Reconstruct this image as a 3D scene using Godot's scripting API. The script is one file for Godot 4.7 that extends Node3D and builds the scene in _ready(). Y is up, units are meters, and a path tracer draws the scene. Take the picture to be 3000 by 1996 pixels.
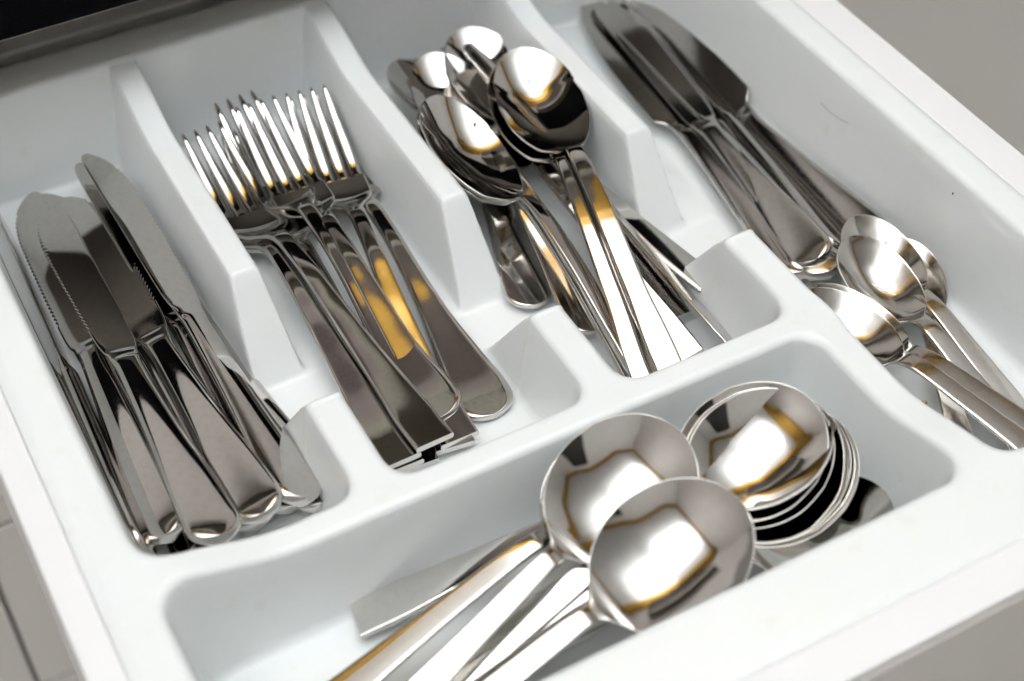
extends Node3D
# A cutlery tray in an open kitchen drawer. The scene is laid out in millimetres (mm() turns them into metres), y = 0 is the rim of the tray.

const MM := 0.001
const LAMP := Vector3(0.52, 0.95, -0.46)  # out of view, placed to light the ceiling
const LAMP_2 := Vector3(-0.55, 1.0, 0.05)  # added fill lamp, out of view
var M := {}
var protos := {}
var used := {}

func mm(x: float, y: float, z: float) -> Vector3:
	return Vector3(x, y, z) * MM

# ---------------------------------------------------------------- helpers: nodes
func numbered(called: String) -> String:
	if not used.has(called):
		used[called] = 0
		return called
	used[called] += 1
	return "%s_%03d" % [called, used[called]]

func tag(o: Node, label: String, category: String, group := "") -> void:
	o.set_meta("label", label)
	o.set_meta("category", category)
	if group != "":
		o.set_meta("group", group)

func part(called: String, mesh: Mesh, mat: Material, parent: Node) -> MeshInstance3D:
	var o := MeshInstance3D.new()
	o.name = called
	o.mesh = mesh
	o.material_override = mat
	parent.add_child(o, true)
	return o

func struct(called: String, mesh: Mesh, mat: Material) -> MeshInstance3D:
	var o := part(called, mesh, mat, self)
	o.set_meta("kind", "structure")
	return o

func thing(called: String, label: String, category: String, group := "") -> Node3D:
	var o := Node3D.new()
	o.name = numbered(called)
	add_child(o, true)
	tag(o, label, category, group)
	return o

# ---------------------------------------------------------------- helpers: shapes
# a box with rounded edges of radius r (in mm), from corner a to corner b
func rbox(a: Vector3, b: Vector3, r: float, steps := 3) -> ArrayMesh:
	var st := SurfaceTool.new()
	st.begin(Mesh.PRIMITIVE_TRIANGLES)
	var c := (a + b) / 2.0
	var h := (b - a).abs() / 2.0
	r = minf(r, minf(h.x, minf(h.y, h.z)) * 0.99)
	var n := steps * 2 + 2
	for axis in 3:
		for side in [-1.0, 1.0]:
			var g := []
			for i in n:
				var row := []
				for j in n:
					var q := Vector3.ZERO
					q[axis] = side
					q[(axis + 1) % 3] = _knot(i, steps)
					q[(axis + 2) % 3] = _knot(j, steps)
					var core := Vector3.ZERO
					var dir := Vector3.ZERO
					for k in 3:
						core[k] = signf(q[k]) * (h[k] - r)
						dir[k] = signf(q[k]) * maxf(0.0, absf(q[k]) - 0.5) * 2.0
					# knots beyond the flat part bend round the edge
					var ang := Vector3(tan(dir.x * PI / 4), tan(dir.y * PI / 4), tan(dir.z * PI / 4))
					var nn := ang.normalized()
					row.append([(c + core + nn * r) * MM, nn])
				g.append(row)
			for i in n - 1:
				for j in n - 1:
					_quad(st, g[i][j], g[i + 1][j], g[i + 1][j + 1], g[i][j + 1])
	return st.commit()

func _knot(i: int, steps: int) -> float:
	# -1 .. -0.5 on one edge, 0.5 .. 1 on the other; the flat face lies between
	if i <= steps:
		return -1.0 + 0.5 * float(i) / steps + (0.0 if i < steps else 1e-6) * -1.0
	return 0.5 + 0.5 * float(i - steps - 1) / steps + (1e-6 if i == steps + 1 else 0.0)

func _tri(st: SurfaceTool, a: Array, b: Array, c: Array) -> void:
	var face: Vector3 = (b[0] - a[0]).cross(c[0] - a[0])
	if face.length_squared() < 1e-24:
		return
	var flip: bool = face.dot(a[1] + b[1] + c[1]) > 0.0
	for v in ([a, c, b] if flip else [a, b, c]):
		st.set_normal(v[1])
		st.add_vertex(v[0])

func _quad(st: SurfaceTool, a: Array, b: Array, c: Array, d: Array) -> void:
	_tri(st, a, b, c)
	_tri(st, a, c, d)

# piecewise cubic without overshoot through keys [[s, v0, v1, ...], ...]
func pchip(keys: Array, s: float, col: int) -> float:
	var n := keys.size()
	if s <= keys[0][0]:
		return keys[0][col]
	if s >= keys[n - 1][0]:
		return keys[n - 1][col]
	var i := 0
	while i < n - 2 and s > keys[i + 1][0]:
		i += 1
	var h: float = keys[i + 1][0] - keys[i][0]
	var d: float = (keys[i + 1][col] - keys[i][col]) / h
	var m0 := d
	var m1 := d
	if i > 0:
		var dp: float = (keys[i][col] - keys[i - 1][col]) / (keys[i][0] - keys[i - 1][0])
		m0 = 0.0 if dp * d <= 0.0 else 2.0 * dp * d / (dp + d)
	if i < n - 2:
		var dn: float = (keys[i + 2][col] - keys[i + 1][col]) / (keys[i + 2][0] - keys[i + 1][0])
		m1 = 0.0 if dn * d <= 0.0 else 2.0 * dn * d / (dn + d)
	var t := (s - float(keys[i][0])) / h
	return keys[i][col] * (1.0 + 2.0 * t) * (1.0 - t) * (1.0 - t) + h * m0 * t * (1.0 - t) * (1.0 - t) + keys[i + 1][col] * t * t * (3.0 - 2.0 * t) + h * m1 * t * t * (t - 1.0)

# stations of a flat metal body. keys: s, x left, x right, y, thickness at the edge, at the middle, dish (negative = hollow)
# p: how square the edges are; returns rings of points (mm) and their normals
func rings(keys: Array, ss: Array, p: float, half := 12, form := []) -> Array:
	var out := []
	for s in ss:
		var ring := PackedVector3Array()
		var v := []
		for c in range(1, 7):
			v.append(pchip(keys, s, c))
		if form.size() > 0:
			v = formed(form, float(s), v)
		var xc: float = (v[0] + v[1]) / 2.0
		var w: float = maxf((v[1] - v[0]) / 2.0, 0.02)
		var notch := 0.0
		if form.size() > 1 and form[0] == "knife" and form[1] and s > 122.0 and s < 197.0:
			notch = 0.8 * absf(sin((s - 122.0) * PI / 2.5))      # small scallops along the cutting edge
		var e: float = minf(1.0, float(v[3]) * 0.6 / w)      # the rounded edge takes this share of the half width
		for side in [1.0, -1.0]:
			for k in half + 1:
				if side < 0.0 and (k == 0 or k == half):
					continue
				var q := -1.0 + 2.0 * k / half
				# knots crowd towards the edges
				var a := absf(q)
				var u: float
				if a > 0.6:
					u = signf(q) * (1.0 - e * (1.0 - sin((a - 0.6) / 0.4 * PI / 2)))
				else:
					u = q / 0.6 * (1.0 - e)
				var r := clampf((absf(u) - (1.0 - e)) / e, 0.0, 1.0)
				var edge := pow(maxf(0.0, 1.0 - pow(r, p)), 1.0 / p)
				var bow := 1.0 - u * u
				var th: float = lerpf(v[3], v[4], bow)
				var x: float = xc + w * u
				if side < 0.0:
					x = xc + w * -u
				if notch > 0.0 and x > xc + w * 0.72:
					x -= notch * smoothstep(0.72, 1.0, (x - xc) / w)
				ring.append(Vector3(x, v[2] + v[5] * bow + side * th * 0.5 * edge, -s))
		out.append(ring)
	return out

func ring_normals(R: Array) -> Array:
	var out := []
	var n: int = R.size()
	var turn := 0.0
	for i in n:
		var a: PackedVector3Array = R[maxi(i - 1, 0)]
		var b: PackedVector3Array = R[mini(i + 1, n - 1)]
		var m: PackedVector3Array = R[i]
		var k := m.size()
		var N := PackedVector3Array()
		for j in k:
			var p := m[(j - 1 + k) % k]
			var q := m[(j + 1) % k]
			var round_ := (q - m[j]).normalized() + (m[j] - p).normalized()
			var nn := (b[j] - a[j]).cross(round_)
			N.append(nn.normalized() if nn.length_squared() > 1e-14 else Vector3.ZERO)
		turn += N[k / 4].y
		out.append(N)
	# ring points run along the top first, so the top's normals have to point up
	for i in n:
		for j in out[i].size():
			if turn < 0.0:
				out[i][j] = -out[i][j]
			if out[i][j] == Vector3.ZERO:
				out[i][j] = Vector3.UP
	return out

# faces between the stations i0..i1; cap0 / cap1 close the ends with a flat face
func skin(R: Array, N: Array, i0: int, i1: int, cap0 := false, cap1 := false) -> ArrayMesh:
	var st := SurfaceTool.new()
	st.begin(Mesh.PRIMITIVE_TRIANGLES)
	for i in range(i0, i1):
		var k: int = R[i].size()
		for j in k:
			var l := (j + 1) % k
			_quad(st, [R[i][j] * MM, N[i][j]], [R[i + 1][j] * MM, N[i + 1][j]], [R[i + 1][l] * MM, N[i + 1][l]], [R[i][l] * MM, N[i][l]])
	for c in [[i0, cap0, Vector3(0, 0, 1)], [i1, cap1, Vector3(0, 0, -1)]]:
		if c[1]:
			var ring: PackedVector3Array = R[c[0]]
			var mid := Vector3.ZERO
			for v in ring:
				mid += v / ring.size()
			for j in ring.size():
				_tri(st, [mid * MM, c[2]], [ring[j] * MM, c[2]], [ring[(j + 1) % ring.size()] * MM, c[2]])
	return st.commit()

func steps(a: float, b: float, d: float) -> Array:
	var n := maxi(1, int(round((b - a) / d)))
	var out := []
	for i in n + 1:
		out.append(a + (b - a) * i / n)
	return out

func merged(lists: Array) -> Array:
	var out := []
	for l in lists:
		for v in l:
			if out.is_empty() or v > out[-1] + 0.02:
				out.append(v)
	return out

func at_station(ss: Array, s: float) -> int:
	var best := 0
	for i in ss.size():
		if absf(ss[i] - s) < absf(ss[best] - s):
			best = i
	return best

# ---------------------------------------------------------------- the kinds of cutlery; s runs from the handle's end to the tip
const NEAR_END := [0.0, 0.12, 0.4, 0.9, 1.6, 2.6, 3.9, 5.5, 7.5, 10.0]

func round_end(s: float, v: Array, r: float, power := 2.4) -> Array:
	if s < r:
		var c: float = (v[0] + v[1]) / 2.0
		var k := pow(maxf(0.0, 1.0 - pow((r - s) / r, power)), 1.0 / power)
		k = maxf(k, 0.03)
		v[0] = c + (v[0] - c) * k
		v[1] = c + (v[1] - c) * k
	return v

# what the keys cannot say: rounded ends, the closing curve of a bowl, scallops, the roots of tines
func formed(form: Array, s: float, v: Array) -> Array:
	match form[0]:
		"round":
			return round_end(s, v, form[1], 2.2)
		"tine":
			var g := clampf((166.0 - s) / 16.0, 0.0, 1.0)
			v[2] += -0.8 * (1.0 - form[1] * form[1]) * g
		"spoon":
			if s > form[1]:
				var k: float = (s - form[2]) / form[3]
				var ww: float = form[4] * sqrt(maxf(0.0, 1.0 - pow(k, 2.15)))
				v[0] = -maxf(ww, 0.05)
				v[1] = maxf(ww, 0.05)
			if form[5] > 0.0:
				return round_end(s, v, form[5], 2.1)
		"knife":
			return round_end(s, v, 8.5, 2.2)
	return v

func holder() -> Node3D:
	return Node3D.new()

func make_fork(square: bool) -> Node3D:
	var o := holder()
	var L := 194.0
	var w := 7.9 if square else 11.6
	var t := 2.7 if square else 3.0
	var keys := [
		[0.0, -w, w, 3.4, t, t, 0.0], [12.0, -w, w, 3.6, t, t, 0.1], [30.0, -w * (0.85 if square else 0.8), w * (0.85 if square else 0.8), 4.7, t, t, 0.15], [55.0, -w * (0.66 if square else 0.52), w * (0.66 if square else 0.52), 7.2, t, t, 0.2],
		[80.0, -4.3, 4.3, 10.3 if square else 10.9, t, t + 0.1, 0.2], [100.0, -3.8, 3.8, 12.4 if square else 13.1, 2.8, 3.3, 0.2], [116.0, -3.7, 3.7, 12.5 if square else 13.1, 2.8, 3.6, 0.2],
		[124.0, -4.2, 4.2, 9.6, 2.5, 3.2, 0.0], [129.5, -6.6, 6.6, 6.6, 2.0, 2.3, -0.7], [134.5, -10.4, 10.4, 4.4, 1.9, 2.1, -1.6],
		[140.0, -12.0, 12.0, 3.0, 1.9, 2.0, -1.6], [150.0, -12.2, 12.2, 2.2, 1.9, 1.9, -0.8]]
	var ss := merged([[0.0, 0.25, 0.8, 2.0, 6.0] if square else NEAR_END, steps(12.0, 120.0, 4.5), steps(121.0, 150.0, 1.4)])
	var R := rings(keys, ss, 5.0 if square else 2.2, 12, [] if square else ["round", 9.5])
	var N := ring_normals(R)
	var cut := at_station(ss, 121.0)
	part("handle", skin(R, N, 0, cut, true), M.steel, o)
	part("head", skin(R, N, cut, R.size() - 1), M.steel, o)
	var tss := merged([[150.0, 150.5, 151.2, 152.0, 153.0, 154.5], steps(157.0, 190.0, 4.0), [191.5, 192.6, 193.4, 193.8, 194.0]])
	for k in 4:
		var c := -9.15 + 6.1 * k
		var tip := c * 0.92
		var tk := [
			[150.0, c - 3.05, c + 3.05, 2.2, 1.9, 1.9, 0.0], [150.6, c - 2.75, c + 2.75, 2.25, 1.9, 2.0, 0.0], [152.6, c - 2.25, c + 2.25, 2.35, 1.9, 2.1, 0.0],
			[160.0, c - 2.4, c + 2.4, 3.7, 1.9, 2.1, 0.0], [178.0, (c + tip) / 2 - 1.95, (c + tip) / 2 + 1.95, 9.8, 1.6, 1.9, 0.0],
			[192.0, tip - 0.95, tip + 0.95, 16.4, 1.0, 1.2, 0.0], [194.0, tip - 0.25, tip + 0.25, 17.2, 0.5, 0.5, 0.0]]
		# the root lies on the hollow of the head
		var TR := rings(tk, tss, 2.2, 8, ["tine", c / 12.2])
		part("tine", skin(TR, ring_normals(TR), 0, TR.size() - 1, false, true), M.steel, o)
	return o

func make_spoon(L: float, n: float, hw: float, bw: float, deep: float, square: bool, mat: Material, wide_at := 0.56) -> Node3D:
	# L: length, n: where the bowl begins, hw: half width of the handle's end, bw: of the bowl
	var o := holder()
	var b := L - n
	var t := 2.3 if L > 130.0 else 1.5
	var a := 1.32 if L > 182.0 else 0.85 if L < 130.0 else 1.0      # how high the handle arches
	var keys := [[0.0, -hw, hw, 4.0, t, t, 0.0], [12.0, -hw, hw, 4.4 + a, t, t, 0.1], [n * 0.36, -hw * 0.76, hw * 0.76, 9.6 * sqrt(a), t, t, 0.1],
		[n * 0.7, -maxf(hw * 0.54, 4.0), maxf(hw * 0.54, 4.0), 14.2 * a, t, t, 0.05], [n * 0.9, -3.7, 3.7, 16.0 * a, t + 0.1, t + 0.15, 0.05], [n * 0.96, -3.5, 3.5, 15.4 * a, t + 0.1, t + 0.5, 0.1],
		[n, -3.8, 3.8, 13.4 * sqrt(a), t, t + 0.5, 0.0]]
	var up := 7.0 if L > 182.0 else 6.0 if L > 150.0 else 4.0
	var rim := 11.5 if L > 130.0 else 9.5
	var prof := [[0.05, 0.30, 0.06], [0.12, 0.56, 0.25], [0.25, 0.82, 0.62], [0.40, 0.965, 0.9], [wide_at, 1.0, 1.0], [0.72, 0.925, 0.86], [0.85, 0.74, 0.55], [0.93, 0.535, 0.3], [0.975, 0.33, 0.12], [1.0, 0.02, 0.0]]
	for q in prof:
		keys.append([n + b * q[0], -bw * q[1], bw * q[1], rim + (1.6 if q[0] < 0.1 else 0.0) + up * q[0] * q[0], 1.6, 1.6, -deep * q[2]])
	var ss := merged([[0.0, 0.25, 0.8, 2.0, 6.0] if square else NEAR_END, steps(12.0, n - 6.0, 4.5), steps(n - 4.5, n + b * 0.9, b / 40.0), [L - b * 0.08, L - b * 0.06, L - b * 0.043, L - b * 0.028, L - b * 0.017, L - b * 0.008, L - b * 0.0025, L]])
	var R := rings(keys, ss, 3.0 if not square else 5.0, 22, ["spoon", n + b * 0.72, n + b * wide_at, b * (1.0 - wide_at), bw, 0.0 if square else hw * 0.95])
	var N := ring_normals(R)
	var cut := at_station(ss, n + 1.0)
	part("handle", skin(R, N, 0, cut, true), mat, o)
	part("bowl", skin(R, N, cut, R.size() - 1, false, true), mat, o)
	return o

func make_knife(serrated: bool, serving := false) -> Node3D:
	var o := holder()
	var L := 212.0 if serving else 206.0
	var h := 100.0
	var mat: Material = M.steel if serrated else M.dark_steel
	var keys := [[0.0, -9.8, 9.8, 5.0, 3.4, 5.0, 0.0], [8.0, -9.9, 9.9, 5.0, 3.6, 6.2, 0.0], [25.0, -9.2, 9.2, 5.0, 3.6, 6.4, 0.0], [50.0, -7.3, 7.3, 5.0, 3.6, 6.4, 0.0], [75.0, -6.0, 6.0, 5.0, 3.6, 6.2, 0.0], [h - 3.0, -5.3, 5.3, 5.0, 3.6, 6.0, 0.0],
		[h, -5.6, 5.6, 5.0, 3.4, 5.6, 0.0], [h + 1.5, -5.7, 5.7, 5.0, 2.6, 4.2, 0.0], [h + 5.5, -6.0, 6.0, 5.0, 2.0, 2.8, 0.0], [h + 7.0, -6.4, 6.6, 5.0, 1.3, 1.8, 0.0]]
	if serving:
		keys.append_array([[h + 9.0, -7.0, 8.0, 5.0, 1.2, 1.6, 0.0], [h + 11.0, -8.0, 11.5, 5.0, 1.1, 1.5, 0.0], [h + 50.0, -9.0, 13.0, 5.0, 1.0, 1.4, 0.0], [h + 85.0, -9.0, 10.5, 5.0, 0.9, 1.2, 0.0], [h + 103.0, -8.0, 6.0, 5.0, 0.8, 1.1, 0.0], [L - 0.5, -7.0, 2.5, 5.0, 0.8, 1.0, 0.0], [L, -5.5, 1.5, 5.0, 0.7, 0.9, 0.0]])
	else:
		keys.append_array([[h + 14.0, -7.2, 7.6, 5.0, 1.2, 1.5, 0.0], [150.0, -7.6, 9.2, 5.0, 1.1, 1.35, 0.0], [178.0, -7.6, 9.8, 5.0, 1.0, 1.2, 0.0], [190.0, -7.6, 8.6, 5.0, 0.9, 1.1, 0.0], [198.0, -7.4, 5.8, 5.0, 0.8, 1.0, 0.0], [203.0, -6.6, 2.2, 5.0, 0.7, 0.9, 0.0], [205.4, -5.0, -1.0, 5.0, 0.6, 0.8, 0.0], [206.0, -3.4, -2.6, 5.0, 0.6, 0.7, 0.0]])
	var ss := merged([NEAR_END, steps(12.0, h - 4.0, 5.0), steps(h - 3.0, h + 8.0, 0.9), steps(h + 9.0, 196.0, 0.62 if serrated else 3.0), [L - 8.5, L - 6.5, L - 5.0, L - 3.6, L - 2.4, L - 1.4, L - 0.7, L - 0.3, L]])
	var R := rings(keys, ss, 2.1, 14, ["knife", serrated])
	var N := ring_normals(R)
	var a := at_station(ss, h)
	var b := at_station(ss, h + 7.0)
	part("handle", skin(R, N, 0, a, true), mat, o)
	part("bolster", skin(R, N, a, b), mat, o)
	part("blade", skin(R, N, b, R.size() - 1, false, true), mat if serving or serrated else M.dark_steel, o)
	return o

# ends of each kind in its own space: the handle's end and the tip (mm)
const ENDS := {
	"forkR": [3.5, 194.0, 17.2], "forkS": [3.0, 194.0, 17.2], "knife": [5.0, 206.0, 5.0], "tknife": [5.0, 206.0, 5.0], "serve": [5.0, 212.0, 5.0],
	"spoonS": [4.0, 185.0, 18.5], "spoonN": [4.0, 185.0, 18.5], "spoonB": [4.0, 185.0, 18.5], "soup": [4.0, 174.0, 17.5], "tea": [4.0, 126.0, 13.5]}

func frame_of(v: Vector3, roll: float) -> Basis:
	var z := v.normalized()
	var x := z.cross(Vector3.UP).normalized()
	var y := x.cross(z)
	var c := cos(roll)
	var s := sin(roll)
	return Basis(x * c - y * s, x * s + y * c, z)

# lay one piece of cutlery with its handle's end at a and its tip at b, rolled about its length
func put(kind: String, called: String, a: Vector3, b: Vector3, roll: float, label: String, category: String, group: String) -> Node3D:
	if not protos.has(kind):
		var p: Node3D
		match kind:
			"forkR": p = make_fork(false)
			"forkS": p = make_fork(true)
			"knife": p = make_knife(true)
			"tknife": p = make_knife(false)
			"serve": p = make_knife(false, true)
			"spoonN": p = make_spoon(185.0, 118.0, 5.4, 18.6, 7.0, true, M.steel)
			"spoonB": p = make_spoon(185.0, 118.0, 10.0, 18.6, 6.9, false, M.steel)
			"spoonS": p = make_spoon(185.0, 118.0, 7.4, 18.6, 6.9, true, M.steel)
			"soup": p = make_spoon(174.0, 117.0, 7.5, 23.4, 8.8, true, M.bright_steel, 0.5)
			"tea": p = make_spoon(126.0, 80.0, 6.5, 14.4, 7.0, false, M.silver)
		protos[kind] = p
	var o: Node3D = protos[kind].duplicate()
	o.name = numbered(called)
	add_child(o, true)
	tag(o, label, category, group)
	var e: Array = ENDS[kind]
	var a0 := Vector3(0, e[0], 0)
	var b0 := Vector3(0, e[2], -e[1])
	var turn := frame_of(b - a, deg_to_rad(roll)) * frame_of(b0 - a0, 0.0).inverse()
	var k := (b - a).length() / (b0 - a0).length()
	o.transform = Transform3D(turn.scaled(Vector3.ONE * k), (a - turn * a0 * k) * MM)
	return o

# ---------------------------------------------------------------- the moulded tray, as heights over x and z (mm)
const DEPTH := 50.0
const DIV_X := [118.0, 207.0, 292.5]

func drop(e: float, h: float, r1: float, r2: float) -> float:
	# profile of a moulded wall: e = distance from its flat top, h = its height; round top edge, drafted side, round foot
	if e <= 0.0:
		return 0.0
	var al := deg_to_rad(7.0)
	var k := minf(1.0, h / ((r1 + r2) * (1.0 - sin(al)) + 0.001))
	r1 *= k
	r2 *= k
	var d1 := r1 * (1.0 - sin(al))
	var e1 := r1 * cos(al)
	if e < e1:
		return r1 - sqrt(maxf(0.0, r1 * r1 - e * e))
	var d2 := r2 * (1.0 - sin(al))
	var wall := h - d1 - d2
	var ew := wall * tan(al)
	if e < e1 + ew:
		return d1 + (e - e1) / tan(al)
	var f := e1 + ew + r2 * cos(al) - e
	if f <= 0.0:
		return h
	return h - (r2 - sqrt(maxf(0.0, r2 * r2 - f * f)))

func smin(a: float, b: float, k: float) -> float:
	var h := maxf(k - absf(a - b), 0.0) / k
	return minf(a, b) - h * h * k * 0.25

func tray_y(x: float, z: float) -> float:
	# distance inward from the rim's inner edge (round corners)
	var qx := absf(x - 208.25) - 173.75 + 14.0
	var qz := absf(z + 383.5) - 175.5 + 14.0
	var e_rim := -(minf(maxf(qx, qz), 0.0) + Vector2(maxf(qx, 0.0), maxf(qz, 0.0)).length() - 14.0)
	if e_rim <= 0.0:
		return 0.0
	var sag := -10.5 * smoothstep(4.0, 52.0, e_rim)
	var y := -DEPTH
	# the cross wall reaches from the left rim to the third divider, which runs the whole length
	var e_cross := absf(z + 300.5) - 2.6
	if x > DIV_X[2]:
		e_cross = Vector2(maxf(e_cross, 0.0), x - DIV_X[2]).length() if e_cross > 0.0 else x - DIV_X[2]
	var e := smin(e_rim, e_cross, 13.0)
	# stubs: short pieces of divider that rise from the cross wall, and the front run of the third one
	for k in 3:
		var xs := absf(x - DIV_X[k]) - 3.6
		var zz := 0.0
		if z < -351.0:
			zz = -351.0 - z
		if z > -300.0 and k < 2:
			continue
		# the far end of a stub slopes down to the floor
		var es := xs if zz == 0.0 else (zz if xs < 0.0 else maxf(xs, 0.0) + zz * 0.25)
		if z < -351.0:
			continue
		e = smin(e, es, 11.0 if z > -345.0 else 11.0)
	y = sag - drop(maxf(e, 0.0), DEPTH + sag, 3.6, 5.5)
	# sloped tops: the rear dividers end in a ramp towards the viewer, the stubs in one away from it
	for k in 3:
		var xs := absf(x - DIV_X[k]) - 3.0
		if xs > 22.0:
			continue
		if z < -390.0:
			var w := sag - drop(maxf(xs, 0.0), DEPTH + sag, 3.0, 4.0)
			var ramp := sag - 0.0 - maxf(0.0, z + 424.0) * (DEPTH - 12.0) / 25.0
			var t := smin(w, ramp, 3.5)
			y = smin(-y, -t, 3.0) * -1.0 if t > -DEPTH - 3.0 else y
		if z < -349.0 and z > -392.0:
			var w2 := sag - drop(maxf(xs - 0.6, 0.0), DEPTH + sag, 3.6, 5.5)
			var ramp2 := sag + (z + 351.0) * (DEPTH - 10.0) / 25.0
			var t2 := smin(w2, ramp2, 6.0)
			y = -smin(-y, -t2, 2.5) if t2 > -DEPTH - 2.0 else y
	return maxf(y, -DEPTH - 0.4)

func knots(a: float, b: float, coarse: float, fine: float, spots: Array) -> PackedFloat32Array:
	# coordinates from a to b, close together within the given [from, to] stretches
	var out := PackedFloat32Array()
	var v := a
	while v < b:
		out.append(v)
		var d := coarse
		for s in spots:
			if v > s[0] - coarse and v < s[1]:
				d = fine
		v += d
	out.append(b)
	return out

func tray_part(x: float, z: float, y: float) -> String:
	if x < 47.0 or x > 370.0 or z < -548.0 or z > -221.0:
		return "rim"
	if y > -DEPTH + 1.2:
		for k in 3:
			if absf(x - DIV_X[k]) < 13.0:
				if z < -393.0:
					return "divider"
				if z < -309.0 or k == 2:
					return "divider_stub"
		if absf(z + 300.5) < 15.0 and x < 300.0:
			return "cross_wall"
	return "compartment_floor"

func make_tray() -> void:
	var o := thing("cutlery_tray", "white moulded plastic cutlery tray with four compartments and a cross wall", "cutlery tray")
	var x0 := 20.8
	var x1 := 394.0
	var z0 := -578.0
	var z1 := -181.0
	var spotx := [[30.0, 52.0], [366.0, 390.0], [290.0 - 14.0, 292.0 + 14.0], [104.0, 132.0], [193.0, 221.0]]
	var spotz := [[-564.0, -542.0], [-226.0, -203.0], [-316.0, -286.0], [-380.0, -346.0], [-428.0, -394.0]]
	var X := knots(x0, x1, 2.6, 0.75, spotx)
	var Z := knots(z0, z1, 2.6, 0.9, spotz)
	var nx := X.size()
	var nz := Z.size()
	var H := PackedFloat32Array()
	H.resize(nx * nz)
	var Nn := PackedVector3Array()
	Nn.resize(nx * nz)
	for j in nz:
		for i in nx:
			var y := tray_y(X[i], Z[j])
			# the outer edge of the rim is rounded over
			var out_d := minf(minf(X[i] - x0, x1 - X[i]), minf(Z[j] - z0, z1 - Z[j]))
			if out_d < 2.0:
				y -= 2.0 - sqrt(maxf(0.0, 4.0 - (2.0 - out_d) * (2.0 - out_d)))
			H[j * nx + i] = y
	for j in nz:
		for i in nx:
			var ia := maxi(i - 1, 0)
			var ib := mini(i + 1, nx - 1)
			var ja := maxi(j - 1, 0)
			var jb := mini(j + 1, nz - 1)
			var dx := (H[j * nx + ib] - H[j * nx + ia]) / (X[ib] - X[ia])
			var dz := (H[jb * nx + i] - H[ja * nx + i]) / (Z[jb] - Z[ja])
			Nn[j * nx + i] = Vector3(-dx, 1.0, -dz).normalized()
	var groups := {}
	for j in nz - 1:
		for i in nx - 1:
			var c := j * nx + i
			var ym := (H[c] + H[c + 1] + H[c + nx] + H[c + nx + 1]) / 4.0
			var g := tray_part((X[i] + X[i + 1]) / 2.0, (Z[j] + Z[j + 1]) / 2.0, ym)
			if g == "divider" or g == "divider_stub":
				var xm := (X[i] + X[i + 1]) / 2.0
				g += "|" + ("a" if xm < 160.0 else "b" if xm < 250.0 else "c")
			if not groups.has(g):
				groups[g] = PackedInt32Array()
			groups[g].append(c)
	for g in groups:
		var P := PackedVector3Array()
		var Q := PackedVector3Array()
		var I := PackedInt32Array()
		var seen := {}
		for c in groups[g]:
			var id := []
			for v in [c, c + 1, c + nx + 1, c + nx]:
				if not seen.has(v):
					seen[v] = P.size()
					P.append(Vector3(X[v % nx], H[v], Z[v / nx]) * MM)
					Q.append(Nn[v])
				id.append(seen[v])
			I.append_array(PackedInt32Array([id[0], id[1], id[2], id[0], id[2], id[3]]))
		var arr := []
		arr.resize(Mesh.ARRAY_MAX)
		arr[Mesh.ARRAY_VERTEX] = P
		arr[Mesh.ARRAY_NORMAL] = Q
		arr[Mesh.ARRAY_INDEX] = I
		var me := ArrayMesh.new()
		me.add_surface_from_arrays(Mesh.PRIMITIVE_TRIANGLES, arr)
		part(g.get_slice("|", 0), me, M.tray, o)
	# the skirt that hangs from the outer edge of the rim
	var st := SurfaceTool.new()
	st.begin(Mesh.PRIMITIVE_TRIANGLES)
	var loop := [Vector3(x0, -2, z0), Vector3(x1, -2, z0), Vector3(x1, -2, z1), Vector3(x0, -2, z1)]
	for k in 4:
		var a: Vector3 = loop[k]
		var b: Vector3 = loop[(k + 1) % 4]
		var n := (a + b) / 2.0 - Vector3((x0 + x1) / 2.0, -2, (z0 + z1) / 2.0)
		n = n.normalized()
		var dn := Vector3(0, -7, 0)
		_quad(st, [a * MM, n], [b * MM, n], [(b + dn) * MM, n], [(a + dn) * MM, n])
	part("skirt", st.commit(), M.tray, o)

# ---------------------------------------------------------------- materials
func noise_tex(freq: float, seed_: int, ramp: Array, size := 512, oct := 4) -> NoiseTexture2D:
	var n := FastNoiseLite.new()
	n.seed = seed_
	n.noise_type = FastNoiseLite.TYPE_SIMPLEX_SMOOTH
	n.frequency = freq
	n.fractal_octaves = oct
	var t := NoiseTexture2D.new()
	t.width = size
	t.height = size
	t.seamless = true
	t.noise = n
	var g := Gradient.new()
	var off := PackedFloat32Array()
	var col := PackedColorArray()
	for r in ramp:
		off.append(r[0])
		col.append(r[1])
	g.offsets = off
	g.colors = col
	t.color_ramp = g
	return t

func grey(v: float) -> Color:
	return Color(v, v, v)

func scratch_tex(count: int, seed_: int, len_max: float, strength: float) -> ImageTexture:
	# hairline scratches as a normal map
	var rng := RandomNumberGenerator.new()
	rng.seed = seed_
	var n := 1024
	var img := Image.create(n, n, false, Image.FORMAT_RGB8)
	img.fill(grey(0.5))
	for k in count:
		var p := Vector2(rng.randf() * n, rng.randf() * n)
		var a := rng.randf() * TAU
		var l := rng.randf_range(10.0, len_max)
		var bend := rng.randf_range(-0.0015, 0.0015)
		var v := rng.randf_range(0.3, 0.48)
		for q in int(l):
			img.set_pixel(posmod(int(p.x), n), posmod(int(p.y), n), grey(v))
			p += Vector2.from_angle(a)
			a += bend
	img.bump_map_to_normal_map(strength)
	return ImageTexture.create_from_image(img)

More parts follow.
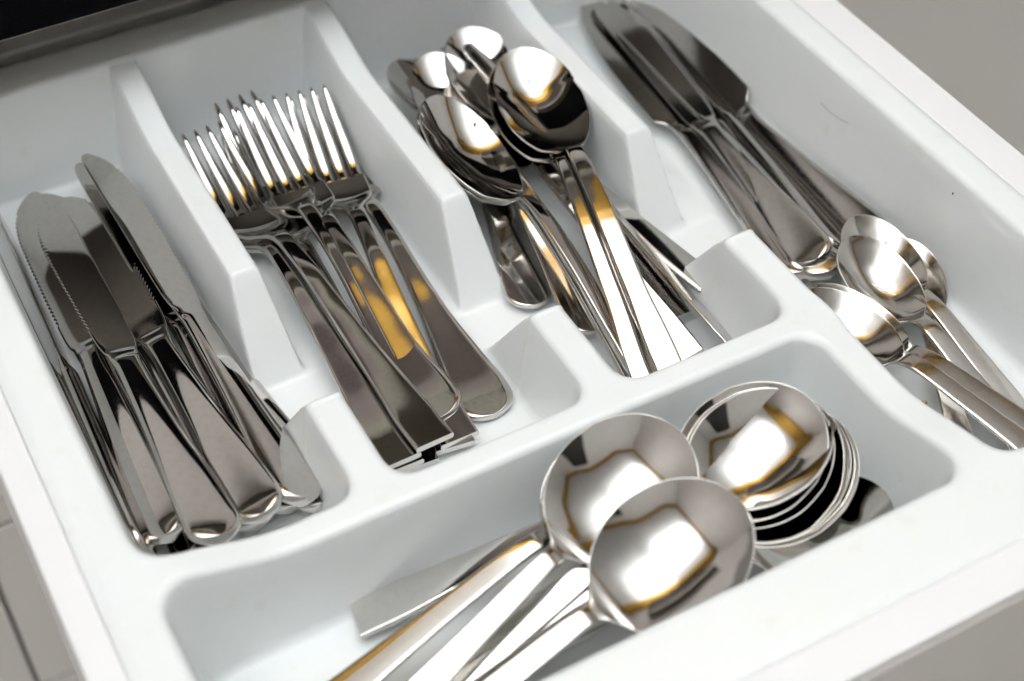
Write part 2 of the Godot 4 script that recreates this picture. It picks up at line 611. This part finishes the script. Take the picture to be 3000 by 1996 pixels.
func metal(albedo: Color, rough_lo: float, rough_hi: float, scratches: ImageTexture, amount: float, seed_: int) -> StandardMaterial3D:
	var m := StandardMaterial3D.new()
	m.albedo_color = albedo
	m.metallic = 1.0
	m.albedo_texture = noise_tex(0.03, seed_ + 40, [[0.2, Color(0.972, 0.968, 0.962)], [0.5, Color(0.992, 0.991, 0.99)], [1.0, Color(1, 1, 1)]], 512, 5)
	m.metallic_specular = 0.5
	m.roughness = 1.0
	m.roughness_texture = noise_tex(0.05, seed_, [[0.25, grey(rough_lo)], [0.75, grey(rough_hi)]], 512, 5)
	m.uv1_triplanar = true
	m.uv1_scale = Vector3.ONE * 16.0
	m.normal_enabled = true
	m.normal_texture = scratches
	m.normal_scale = amount
	return m

func plain(albedo: Color, rough: float, spec := 0.5) -> StandardMaterial3D:
	var m := StandardMaterial3D.new()
	m.albedo_color = albedo
	m.roughness = rough
	m.metallic_specular = spec
	return m

func lin(r: float, g: float, b: float) -> Color:
	return Color(r, g, b).linear_to_srgb()

func make_materials() -> void:
	var sc := scratch_tex(420, 5, 70.0, 1.2)
	M.steel = metal(lin(0.60, 0.58, 0.555), 0.045, 0.075, sc, 0.12, 11)
	M.bright_steel = metal(lin(0.66, 0.645, 0.62), 0.03, 0.055, sc, 0.18, 12)
	M.dark_steel = metal(lin(0.50, 0.48, 0.46), 0.11, 0.16, sc, 0.2, 13)
	M.silver = metal(lin(0.56, 0.535, 0.50), 0.10, 0.17, sc, 0.3, 14)
	var t := plain(lin(0.86, 0.885, 0.89), 0.25)
	t.albedo_texture = noise_tex(0.006, 3, [[0.0, Color(0.97, 0.965, 0.93)], [0.22, Color(0.996, 0.996, 0.99)], [1.0, Color(1, 1, 1)]], 1024, 5)
	t.uv1_triplanar = true
	t.uv1_world_triplanar = true
	t.uv1_scale = Vector3.ONE * 6.0
	M.tray = t
	M.drawer = plain(lin(0.84, 0.84, 0.84), 0.45)
	M.front = plain(lin(0.86, 0.825, 0.785), 0.5)
	M.brown = plain(lin(0.06, 0.05, 0.044), 0.8, 0.2)
	M.worktop = plain(lin(0.005, 0.005, 0.006), 0.6, 0.04)
	M.worktop.albedo_texture = noise_tex(0.2, 21, [[0.0, grey(0.6)], [0.7, grey(1.0)], [0.85, Color(3, 3, 3.4)]])
	M.worktop.uv1_triplanar = true
	M.worktop.uv1_scale = Vector3.ONE * 8.0
	M.board = plain(lin(0.42, 0.38, 0.34), 0.6)
	M.carcass = plain(lin(0.30, 0.29, 0.27), 0.6)
	M.ceiling = plain(lin(0.85, 0.85, 0.84), 0.9)
	M.wall = plain(lin(0.66, 0.62, 0.585), 0.8)
	M.pale_wall = plain(lin(0.88, 0.88, 0.87), 0.8)
	M.dark_wall = plain(lin(0.27, 0.255, 0.24), 0.5)
	M.timber = plain(lin(0.44, 0.255, 0.05), 0.6, 0.3)
	M.floor = plain(lin(0.55, 0.53, 0.50), 0.5)
	M.glow = plain(Color(1, 1, 1), 0.5)
	M.glow.emission_enabled = true
	M.glow.emission = Color(1, 0.99, 0.97)
	M.glow.emission_energy_multiplier = 2.0
	M.crumb = plain(lin(0.62, 0.42, 0.12), 0.6)
	M.seed = plain(lin(0.08, 0.06, 0.04), 0.6)
	M.plum = plain(lin(0.13, 0.095, 0.095), 0.7)
	M.olive = plain(lin(0.19, 0.175, 0.135), 0.7)
	M.black = plain(lin(0.02, 0.02, 0.02), 0.5)

# ---------------------------------------------------------------- the scene
func _ready() -> void:
	# camera (the photograph's own perspective), focused on the middle of the tray
	var cam := Camera3D.new()
	cam.name = "camera"
	add_child(cam)
	cam.position = mm(0, 400, 0)
	cam.basis = Basis(Vector3(0.87599801, 0.00027749, 0.48231463), Vector3(0.34906521, 0.68971930, -0.63438220), Vector3(-0.33283774, 0.72407680, 0.60409587))
	cam.keep_aspect = Camera3D.KEEP_HEIGHT
	var lens := CameraAttributesPhysical.new()
	lens.frustum_focal_length = 55.56
	lens.frustum_focus_distance = 0.595
	lens.frustum_near = 0.02
	lens.frustum_far = 30.0
	lens.exposure_aperture = 6.8
	cam.attributes = lens
	cam.fov = 24.376
	cam.near = 0.02
	cam.far = 30.0
	cam.current = true
	var env := Environment.new()
	env.background_mode = Environment.BG_COLOR
	env.background_color = Color(0.02, 0.02, 0.02)
	env.tonemap_mode = Environment.TONE_MAPPER_LINEAR
	env.tonemap_exposure = 0.67
	env.sdfgi_enabled = true
	env.ssao_enabled = true
	env.ssil_enabled = true
	var we := WorldEnvironment.new()
	we.name = "world_environment"
	we.environment = env
	add_child(we)
	make_materials()

	# unseen uplighter, out of view, placed to light the white ceiling over the drawer
	var lamp := SpotLight3D.new()
	lamp.name = "unseen_uplighter_light"
	lamp.position = LAMP + mm(0, 4, 0)
	add_child(lamp)
	lamp.look_at(LAMP + mm(20, 600, 10), Vector3.FORWARD)
	lamp.spot_angle = 74.0
	lamp.spot_angle_attenuation = 1.0
	lamp.light_energy = 8.2
	lamp.light_size = 0.02
	lamp.light_color = Color(0.972, 0.984, 1.0)
	lamp.spot_range = 6.0
	lamp.spot_attenuation = 2.0
	lamp.shadow_enabled = true

	var second: SpotLight3D = lamp.duplicate()  # added fill, brightens the inner walls of the tray
	second.name = "added_fill_light"
	second.position = LAMP_2 + mm(0, 4, 0)
	second.light_energy = 12.3
	add_child(second)

	# the kitchen out of view, shaped for what the cutlery mirrors
	struct("kitchen_floor", rbox(Vector3(-1700, -860, -1300), Vector3(2100, -800, 1800), 1, 1), M.floor)
	struct("ceiling", rbox(Vector3(-1700, 1600, -1300), Vector3(2100, 1660, 1800), 1, 1), M.ceiling)
	struct("back_wall", rbox(Vector3(-1700, -799, -1220), Vector3(2100, 1599, -1150), 1, 1), M.wall)
	struct("side_wall", rbox(Vector3(-1700, -799, -1149), Vector3(-1500, 1599, 1699), 1, 1), M.wall)
	struct("side_wall", rbox(Vector3(1900, -799, -1149), Vector3(2100, 1599, 1699), 1, 1), M.pale_wall)
	struct("rear_wall", rbox(Vector3(-1700, -799, 1700), Vector3(2100, 1599, 1800), 1, 1), M.pale_wall)
	struct("splashback", rbox(Vector3(-1499, 83, -1149), Vector3(1899, 440, -1138), 2, 1), M.dark_wall)
	struct("unseen_wall_cabinet", rbox(Vector3(-500, 1085, -1149), Vector3(800, 1385, -1000), 4, 1), M.brown)  # out of view, placed so the handles mirror something dark
	struct("unseen_cabinet_band", rbox(Vector3(-500, 1030, -1149), Vector3(800, 1083, -1004), 2, 1), M.plum)  # unseen tinted band, placed to vary what the handles mirror
	struct("unseen_cabinet_band", rbox(Vector3(-500, 950, -1149), Vector3(800, 1028, -1002), 2, 1), M.olive)  # second unseen band, olive, for the same reflections
	struct("timber_cornice", rbox(Vector3(-1499, 1390, -1149), Vector3(1899, 1598, -930), 3, 1), M.timber)
	struct("timber_cornice", rbox(Vector3(-1499, 1480, 1640), Vector3(1899, 1598, 1699), 3, 1), M.timber)
	struct("timber_cornice", rbox(Vector3(-1499, 1480, -929), Vector3(-1440, 1598, 1638), 3, 1), M.timber)
	struct("timber_cornice", rbox(Vector3(1840, 1480, -929), Vector3(1899, 1598, 1638), 3, 1), M.timber)
	struct("unseen_dark_panel", rbox(Vector3(500, -798, 1670), Vector3(1400, 1250, 1698), 2, 1), M.black)  # unseen black panel, placed to give the steel dark reflections

	pendant(LAMP, "unseen pendant lamp, out of view, that lights the ceiling above the drawer")
	pendant(LAMP_2, "added fill lamp, out of view, that shines up at the ceiling in the middle of the kitchen")

	# worktop, cabinet and the open drawer
	var w := thing("worktop", "black speckled worktop edge overhanging the back of the drawer", "worktop")
	part("unseen_underside_board", rbox(Vector3(-1190, 39.5, -1130), Vector3(1590, 41.5, -535), 0.5), M.board, w)  # out of view, pale so the knife blades mirror it as grey
	part("slab", rbox(Vector3(-1200, 42, -1137), Vector3(1600, 82, -531.5), 0.8), M.worktop, w)
	var cab := thing("base_cabinet", "base cabinet with warm grey drawer fronts below and beside the open drawer", "cabinet")
	part("carcass", rbox(Vector3(-1200, -798, -1130), Vector3(-20, 10, -600), 2), M.carcass, cab)
	part("carcass", rbox(Vector3(440, -798, -1130), Vector3(1600, 10, -600), 2), M.carcass, cab)
	part("carcass", rbox(Vector3(-19, -798, -1130), Vector3(439, -140, -600), 2), M.carcass, cab)
	var ys := [-122.0, -272.5, -422.5, -572.5, -760.0]
	for k in 4:
		part("drawer_front", rbox(Vector3(-5.0, ys[k + 1] + 1.5, -599), Vector3(428.0, ys[k] - 1.5, -572), 2), M.front, cab)
	part("door", rbox(Vector3(-600, -760, -599), Vector3(-7.0, 12, -572), 2), M.front, cab)
	part("door", rbox(Vector3(431.5, -760, -599), Vector3(1030, 12, -572), 2), M.front, cab)
	var dr := thing("drawer", "white kitchen drawer pulled open under the black worktop", "drawer")
	part("side", rbox(Vector3(9.6, -95, -1000), Vector3(20.7, -1.4, -181), 1.3), M.drawer, dr)
	part("side", rbox(Vector3(394.1, -95, -1000), Vector3(411.5, -1.4, -181), 1.3), M.drawer, dr)
	part("base", rbox(Vector3(20.9, -66, -1000), Vector3(393.9, -55, -181), 1), M.drawer, dr)
	part("back", rbox(Vector3(20.9, -54.5, -606), Vector3(393.9, -4.0, -590), 2), M.drawer, dr)
	var fr := part("front_panel", rbox(Vector3(-5, -121, -180.4), Vector3(428, 2.0, -164.5), 3.5, 4), M.front, dr)
	part("top_edge", rbox(Vector3(-4.5, 2.2, -180.2), Vector3(427.5, 4.0, -165.2), 0.9), M.drawer, fr)
	make_tray()
	scatter()
	lay_cutlery()

func pendant(at: Vector3, label: String) -> void:
	var up := thing("unseen_uplighter", label, "lamp")  # body of a lamp that stays out of view
	up.position = at
	var bowl := CylinderMesh.new()
	bowl.top_radius = 0.035
	bowl.bottom_radius = 0.012
	bowl.height = 0.03
	part("shade", bowl, M.black, up).position = mm(0, -16, 0)
	var disc := CylinderMesh.new()
	disc.top_radius = 0.03
	disc.bottom_radius = 0.03
	disc.height = 0.002
	part("bulb", disc, M.glow, up).position = mm(0, 1, 0)
	var rod := CylinderMesh.new()
	rod.top_radius = 0.003
	rod.bottom_radius = 0.003
	rod.height = 1.6 - at.y - 0.003
	part("rod", rod, M.black, up).position = mm(38, 0, 0) + Vector3(0, rod.height / 2.0, 0)

# a small irregular bit of dirt: a flattened, uneven lump (mm)
func lump(size: Vector3, seed_: int) -> ArrayMesh:
	var rng := RandomNumberGenerator.new()
	rng.seed = seed_
	var st := SurfaceTool.new()
	st.begin(Mesh.PRIMITIVE_TRIANGLES)
	var g := []
	for i in 6:
		var row := []
		var lat := PI * i / 5.0
		for j in 8:
			var lon := TAU * j / 8.0
			var d := Vector3(sin(lat) * cos(lon), cos(lat), sin(lat) * sin(lon))
			var k := rng.randf_range(0.65, 1.1) if i > 0 and i < 5 else 0.9
			row.append([d * size * k * 0.5 * MM, d])
		g.append(row)
	for i in 5:
		for j in 8:
			_quad(st, g[i][j], g[i + 1][j], g[i + 1][(j + 1) % 8], g[i][(j + 1) % 8])
	return st.commit()

func scatter() -> void:
	var bits := [
		["crumb", Vector3(327.6, -49.4, -271.1), Vector3(3.4, 1.2, 2.6), M.crumb, "tiny yellow crumb on the tray floor below the teaspoon handles", "crumb"],
		["dirt_speck", Vector3(377.8, -8.3, -327.0), Vector3(0.8, 1.4, 0.7), M.black, "black speck high on the right wall of the tray", "speck"],
		["dirt_speck", Vector3(374.2, -44.6, -367.0), Vector3(0.9, 1.0, 2.4), M.seed, "brown speck at the foot of the right tray wall above the teaspoons", "speck"]]
	var n := 3
	for b in bits:
		var o := part(numbered(b[0]), lump(b[2], n), b[3], self)
		o.position = b[1] * MM
		tag(o, b[4], b[5])
		n += 1
	var hs := SurfaceTool.new()
	hs.begin(Mesh.PRIMITIVE_TRIANGLES)
	var pts := PackedVector3Array()
	for i in 13:      # a shallow arc down the wall
		var u := i / 12.0
		pts.append(Vector3(376.3, -19.0, -409.0).lerp(Vector3(376.3, -16.8, -390.0), u) * MM + mm(0.05, -2.4 * u * (1.0 - u) * 2.0, 0))
	for i in pts.size() - 1:
		for j in 5:
			var q := []
			for s in [[i, j], [i + 1, j], [i + 1, j + 1], [i, j + 1]]:
				var nn := Vector3(cos(TAU * s[1] / 5.0), sin(TAU * s[1] / 5.0), 0)
				q.append([pts[s[0]] + nn * 0.00007, nn])
			_quad(hs, q[0], q[1], q[2], q[3])
	tag(part("hair", hs.commit(), M.seed, self), "single short dark hair clinging to the right wall of the tray", "hair")

func lay_cutlery() -> void:
	put("forkS", "dinner_fork", Vector3(160.4, -48.2, -337.5), Vector3(189.3, -24.5, -528.2), 0, "square ended fork lying lowest at the right, half hidden under its neighbours", "fork", "forks heaped in the second compartment")
	put("forkS", "dinner_fork", Vector3(145.6, -48.0, -333.7), Vector3(156.1, -30.5, -527.1), 0, "lowest fork of the heap, its dark square end poking out at the cross wall", "fork", "forks heaped in the second compartment")
	put("forkR", "dinner_fork", Vector3(180.7, -47.0, -341.8), Vector3(190.5, -29.8, -535.4), -2, "fork with a rounded gold reflecting handle end beside the divider to the spoons", "fork", "forks heaped in the second compartment")
	put("forkS", "dinner_fork", Vector3(139.6, -45.2, -333.7), Vector3(140.7, -30.0, -527.6), 0, "square ended fork nested directly under the leftmost dark handled fork", "fork", "forks heaped in the second compartment")
	put("forkS", "dinner_fork", Vector3(138.9, -42.0, -334.3), Vector3(140.6, -29.0, -528.5), -3, "leftmost fork of the heap with a dark bluish square ended handle", "fork", "forks heaped in the second compartment")
	put("forkS", "dinner_fork", Vector3(162.5, -43.0, -334.2), Vector3(164.2, -19.2, -527.3), 0, "fork with a brown handle crossing under the round ended top fork", "fork", "forks heaped in the second compartment")
	put("forkS", "dinner_fork", Vector3(160.4, -45.8, -333.9), Vector3(186.6, -19.2, -524.7), 0, "fork with its square shouldered head topmost at the right of the heap", "fork", "forks heaped in the second compartment")
	put("forkS", "dinner_fork", Vector3(152.0, -37.2, -333.2), Vector3(138.7, -23.5, -526.7), 3, "dark square ended fork lying across the heap with a red glint on its handle", "fork", "forks heaped in the second compartment")
	put("forkR", "dinner_fork", Vector3(160.8, -40.3, -344.8), Vector3(158.4, -22.0, -538.4), -2, "round ended fork whose four bright tines stand topmost in the heap centre", "fork", "forks heaped in the second compartment")
	put("knife", "dinner_knife", Vector3(99.8, -36.0, -330.5), Vector3(94.1, -27.0, -536.2), 24, "serrated knife tipped on edge against the divider, its blade mirroring white plastic", "knife", "serrated dinner knives in the left compartment")
	put("knife", "dinner_knife", Vector3(95.9, -45.0, -336.5), Vector3(91.7, -34.7, -542.3), 14, "knife standing behind the edgewise one, only its tip and thin handle showing", "knife", "serrated dinner knives in the left compartment")
	put("knife", "dinner_knife", Vector3(83.0, -46.0, -335.6), Vector3(72.4, -43.0, -541.3), 6, "knife buried between two blades with its pinkish handle showing between others", "knife", "serrated dinner knives in the left compartment")
	put("knife", "dinner_knife", Vector3(84.2, -31.0, -327.2), Vector3(78.4, -40.8, -532.8), -9, "topmost serrated knife with the broad handle end nearest the divider stub", "knife", "serrated dinner knives in the left compartment")
	put("knife", "dinner_knife", Vector3(53.0, -36.0, -338.4), Vector3(63.0, -43.5, -544.1), 166, "serrated knife second from the left wall with a pinkish reflecting handle", "knife", "serrated dinner knives in the left compartment")
	put("knife", "dinner_knife", Vector3(66.5, -25.0, -320.9), Vector3(68.1, -39.8, -526.3), 189, "serrated knife with an olive tinted handle reaching closest to the cross wall", "knife", "serrated dinner knives in the left compartment")
	put("knife", "dinner_knife", Vector3(44.5, -38.0, -334.7), Vector3(51.4, -48.0, -540.3), 75, "knife standing on edge in the narrow gap beside the left wall", "knife", "serrated dinner knives in the left compartment")
	put("knife", "dinner_knife", Vector3(40.8, -36.0, -335.1), Vector3(44.3, -54.5, -540.2), 85, "knife standing on edge pressed flat against the left tray wall", "knife", "serrated dinner knives in the left compartment")
	put("knife", "dinner_knife", Vector3(61.9, -46.0, -331.7), Vector3(63.6, -51.3, -537.8), 0, "knife at the bottom of the heap under the olive tinted handle", "knife", "serrated dinner knives in the left compartment")
	put("knife", "dinner_knife", Vector3(107.3, -46.0, -332.8), Vector3(98.7, -51.2, -538.6), 0, "bottom knife under the heap with its end peeping out by the divider stub", "knife", "serrated dinner knives in the left compartment")
	put("serve", "serving_knife", Vector3(322.7, -42.0, -343.7), Vector3(346.2, -44.0, -554.5), 184, "dark table knife nearest the divider with a broad taupe handle and a wide dull blade", "knife", "")
	put("tknife", "table_knife", Vector3(328.0, -43.0, -342.0), Vector3(348.4, -47.2, -546.8), 25, "dark table knife wedged on its side between two flat taupe handles", "knife", "dark table knives at the back of the right compartment")
	put("tknife", "table_knife", Vector3(331.6, -40.0, -337.3), Vector3(349.5, -39.0, -542.6), -6, "dark table knife in the middle with a long taupe handle touching a teaspoon", "knife", "dark table knives at the back of the right compartment")
	put("tknife", "table_knife", Vector3(344.5, -46.0, -344.5), Vector3(361.6, -46.5, -549.7), 20, "dark table knife tilted under the serving knife with a brown handle", "knife", "dark table knives at the back of the right compartment")
	put("tknife", "table_knife", Vector3(346.3, -42.0, -345.6), Vector3(368.9, -49.2, -550.3), 40, "thin dark table knife handle lying just inside the serving knife", "knife", "dark table knives at the back of the right compartment")
	put("serve", "serving_knife", Vector3(362.7, -44.0, -341.3), Vector3(366.7, -51.0, -553.2), -45, "broad bladed serving knife with a notched tip leaning on the right tray wall", "knife", "")
	put("spoonS", "dessert_spoon", Vector3(265.9, -44.5, -350.0), Vector3(270.8, -25.0, -538.2), 0, "spoon at the very back of the pile, its square end under the topmost handles", "spoon", "dessert spoons piled in the third compartment")
	put("spoonS", "dessert_spoon", Vector3(288.1, -43.0, -357.5), Vector3(235.3, -29.0, -535.5), 18, "leftmost spoon tilted by the divider, its square end reaching the right hand stub", "spoon", "dessert spoons piled in the third compartment")
	put("spoonB", "dessert_spoon", Vector3(235.4, -44.0, -358.6), Vector3(250.0, -27.0, -531.0), 0, "bright wide spoon bowl behind the tilted one, its broad round end by the left stub", "spoon", "dessert spoons piled in the third compartment")
	put("spoonB", "dessert_spoon", Vector3(222.0, -46.0, -384.0), Vector3(262.0, -38.0, -562.0), 0, "lowest spoon of the pile showing only a dark handle end behind the stub", "spoon", "dessert spoons piled in the third compartment")
	put("spoonN", "dessert_spoon", Vector3(232.3, -44.2, -306.1), Vector3(231.1, -18.0, -489.2), 24, "tilted spoon hidden directly beneath the front tilted spoon", "spoon", "dessert spoons piled in the third compartment")
	put("spoonN", "dessert_spoon", Vector3(232.5, -38.5, -300.2), Vector3(229.9, -11.0, -483.1), 22, "front tilted spoon with its curving handle seen from the side", "spoon", "dessert spoons piled in the third compartment")
	put("spoonN", "dessert_spoon", Vector3(230.8, -32.6, -313.7), Vector3(272.9, -11.0, -492.6), 0, "spoon nested directly beneath the big topmost spoon on the right", "spoon", "dessert spoons piled in the third compartment")
	put("spoonN", "dessert_spoon", Vector3(239.2, -27.0, -311.5), Vector3(274.5, -8.0, -492.0), 0, "big topmost spoon with a long bright handle leading to the cross wall", "spoon", "dessert spoons piled in the third compartment")
	put("tea", "teaspoon", Vector3(313.6, -48.3, -224.4), Vector3(366.1, -36.0, -338.3), 0, "teaspoon lying lowest against the right wall with a gold reflecting handle", "teaspoon", "teaspoons at the front of the right compartment")
	put("tea", "teaspoon", Vector3(350.0, -46.5, -227.6), Vector3(352.9, -30.0, -352.4), 0, "dark bowled teaspoon behind the bright one, its handle beside the right wall", "teaspoon", "teaspoons at the front of the right compartment")
	put("tea", "teaspoon", Vector3(342.7, -49.5, -215.5), Vector3(338.9, -24.0, -338.8), 0, "bright tarnished teaspoon with its bowl topmost of the teaspoon pile", "teaspoon", "teaspoons at the front of the right compartment")
	put("tea", "teaspoon", Vector3(351.7, -37.4, -205.7), Vector3(308.1, -25.0, -323.3), 0, "teaspoon nested beneath the one half hidden by the divider", "teaspoon", "teaspoons at the front of the right compartment")
	put("tea", "teaspoon", Vector3(339.1, -33.8, -199.8), Vector3(303.8, -22.0, -320.2), 0, "teaspoon half hidden by the divider with a bright white handle", "teaspoon", "teaspoons at the front of the right compartment")
	put("soup", "soup_spoon", Vector3(108.0, -47.0, -245.0), Vector3(272.3, -25.0, -230.5), -8, "dark soup spoon lying lowest at the front wall, cut off by the rim", "spoon", "round soup spoons in the front compartment")
	put("soup", "soup_spoon", Vector3(93.7, -47.7, -233.2), Vector3(265.0, -7.2, -253.5), 14, "fourth bowl from the top of the nested stack of soup spoons", "spoon", "round soup spoons in the front compartment")
	put("soup", "soup_spoon", Vector3(97.0, -46.0, -284.0), Vector3(263.0, -5.0, -255.7), -3, "third bowl of the nested stack, its pale square handle end lying farthest left", "spoon", "round soup spoons in the front compartment")
	put("soup", "soup_spoon", Vector3(97.7, -45.9, -235.2), Vector3(261.0, -3.0, -258.3), 17, "soup spoon directly under the top bowl of the nested stack on the right", "spoon", "round soup spoons in the front compartment")
	put("soup", "soup_spoon", Vector3(91.7, -42.7, -241.2), Vector3(259.6, -1.0, -260.1), 14, "top soup spoon of the nested stack on the right of the front compartment", "spoon", "round soup spoons in the front compartment")
	put("soup", "soup_spoon", Vector3(47.0, -49.8, -253.2), Vector3(213.1, -1.0, -270.2), 4, "soup spoon nested beneath the left round bowl, its handle reflecting tan", "spoon", "round soup spoons in the front compartment")
	put("soup", "soup_spoon", Vector3(49.4, -48.4, -228.4), Vector3(210.7, 3.0, -268.9), 17, "soup spoon with the left round bowl and a bright white handle", "spoon", "round soup spoons in the front compartment")
	put("soup", "soup_spoon", Vector3(58.0, -47.0, -226.0), Vector3(217.6, -8.0, -239.8), -8, "soup spoon nested beneath the foremost round bowl", "spoon", "round soup spoons in the front compartment")
	put("soup", "soup_spoon", Vector3(44.4, -46.0, -218.5), Vector3(209.2, 8.0, -232.4), 11, "foremost round soup spoon overlapping two bowls behind it", "spoon", "round soup spoons in the front compartment")
	put("tknife", "table_knife", Vector3(262.0, -17.0, -514.0), Vector3(278.0, -44.0, -309.0), -48, "dark knife turned the other way under the big spoon, blade towards the cross wall", "knife", "dark table knives at the back of the right compartment")
	put("soup", "soup_spoon", Vector3(88.7, -47.2, -238.2), Vector3(267.8, -9.6, -251.5), 9, "lowest bowl of the nested stack, its rim just above the cut off dark spoon", "spoon", "round soup spoons in the front compartment")
	put("tknife", "table_knife", Vector3(329.5, -37.0, -343.0), Vector3(356.2, -46.5, -546.9), -22, "dark table knife lying on top between two taupe handles, tilted towards the right wall", "knife", "dark table knives at the back of the right compartment")
	put("tknife", "table_knife", Vector3(339.8, -40.0, -341.5), Vector3(350.1, -43.2, -547.1), 30, "dark table knife crossing under the teaspoon bowls, tipped towards the divider", "knife", "dark table knives at the back of the right compartment")
	put("spoonN", "dessert_spoon", Vector3(262.0, -46.0, -331.0), Vector3(257.0, -31.0, -516.0), -12, "spoon buried in the pile, only its narrow handle showing left of the dark knife", "spoon", "dessert spoons piled in the third compartment")
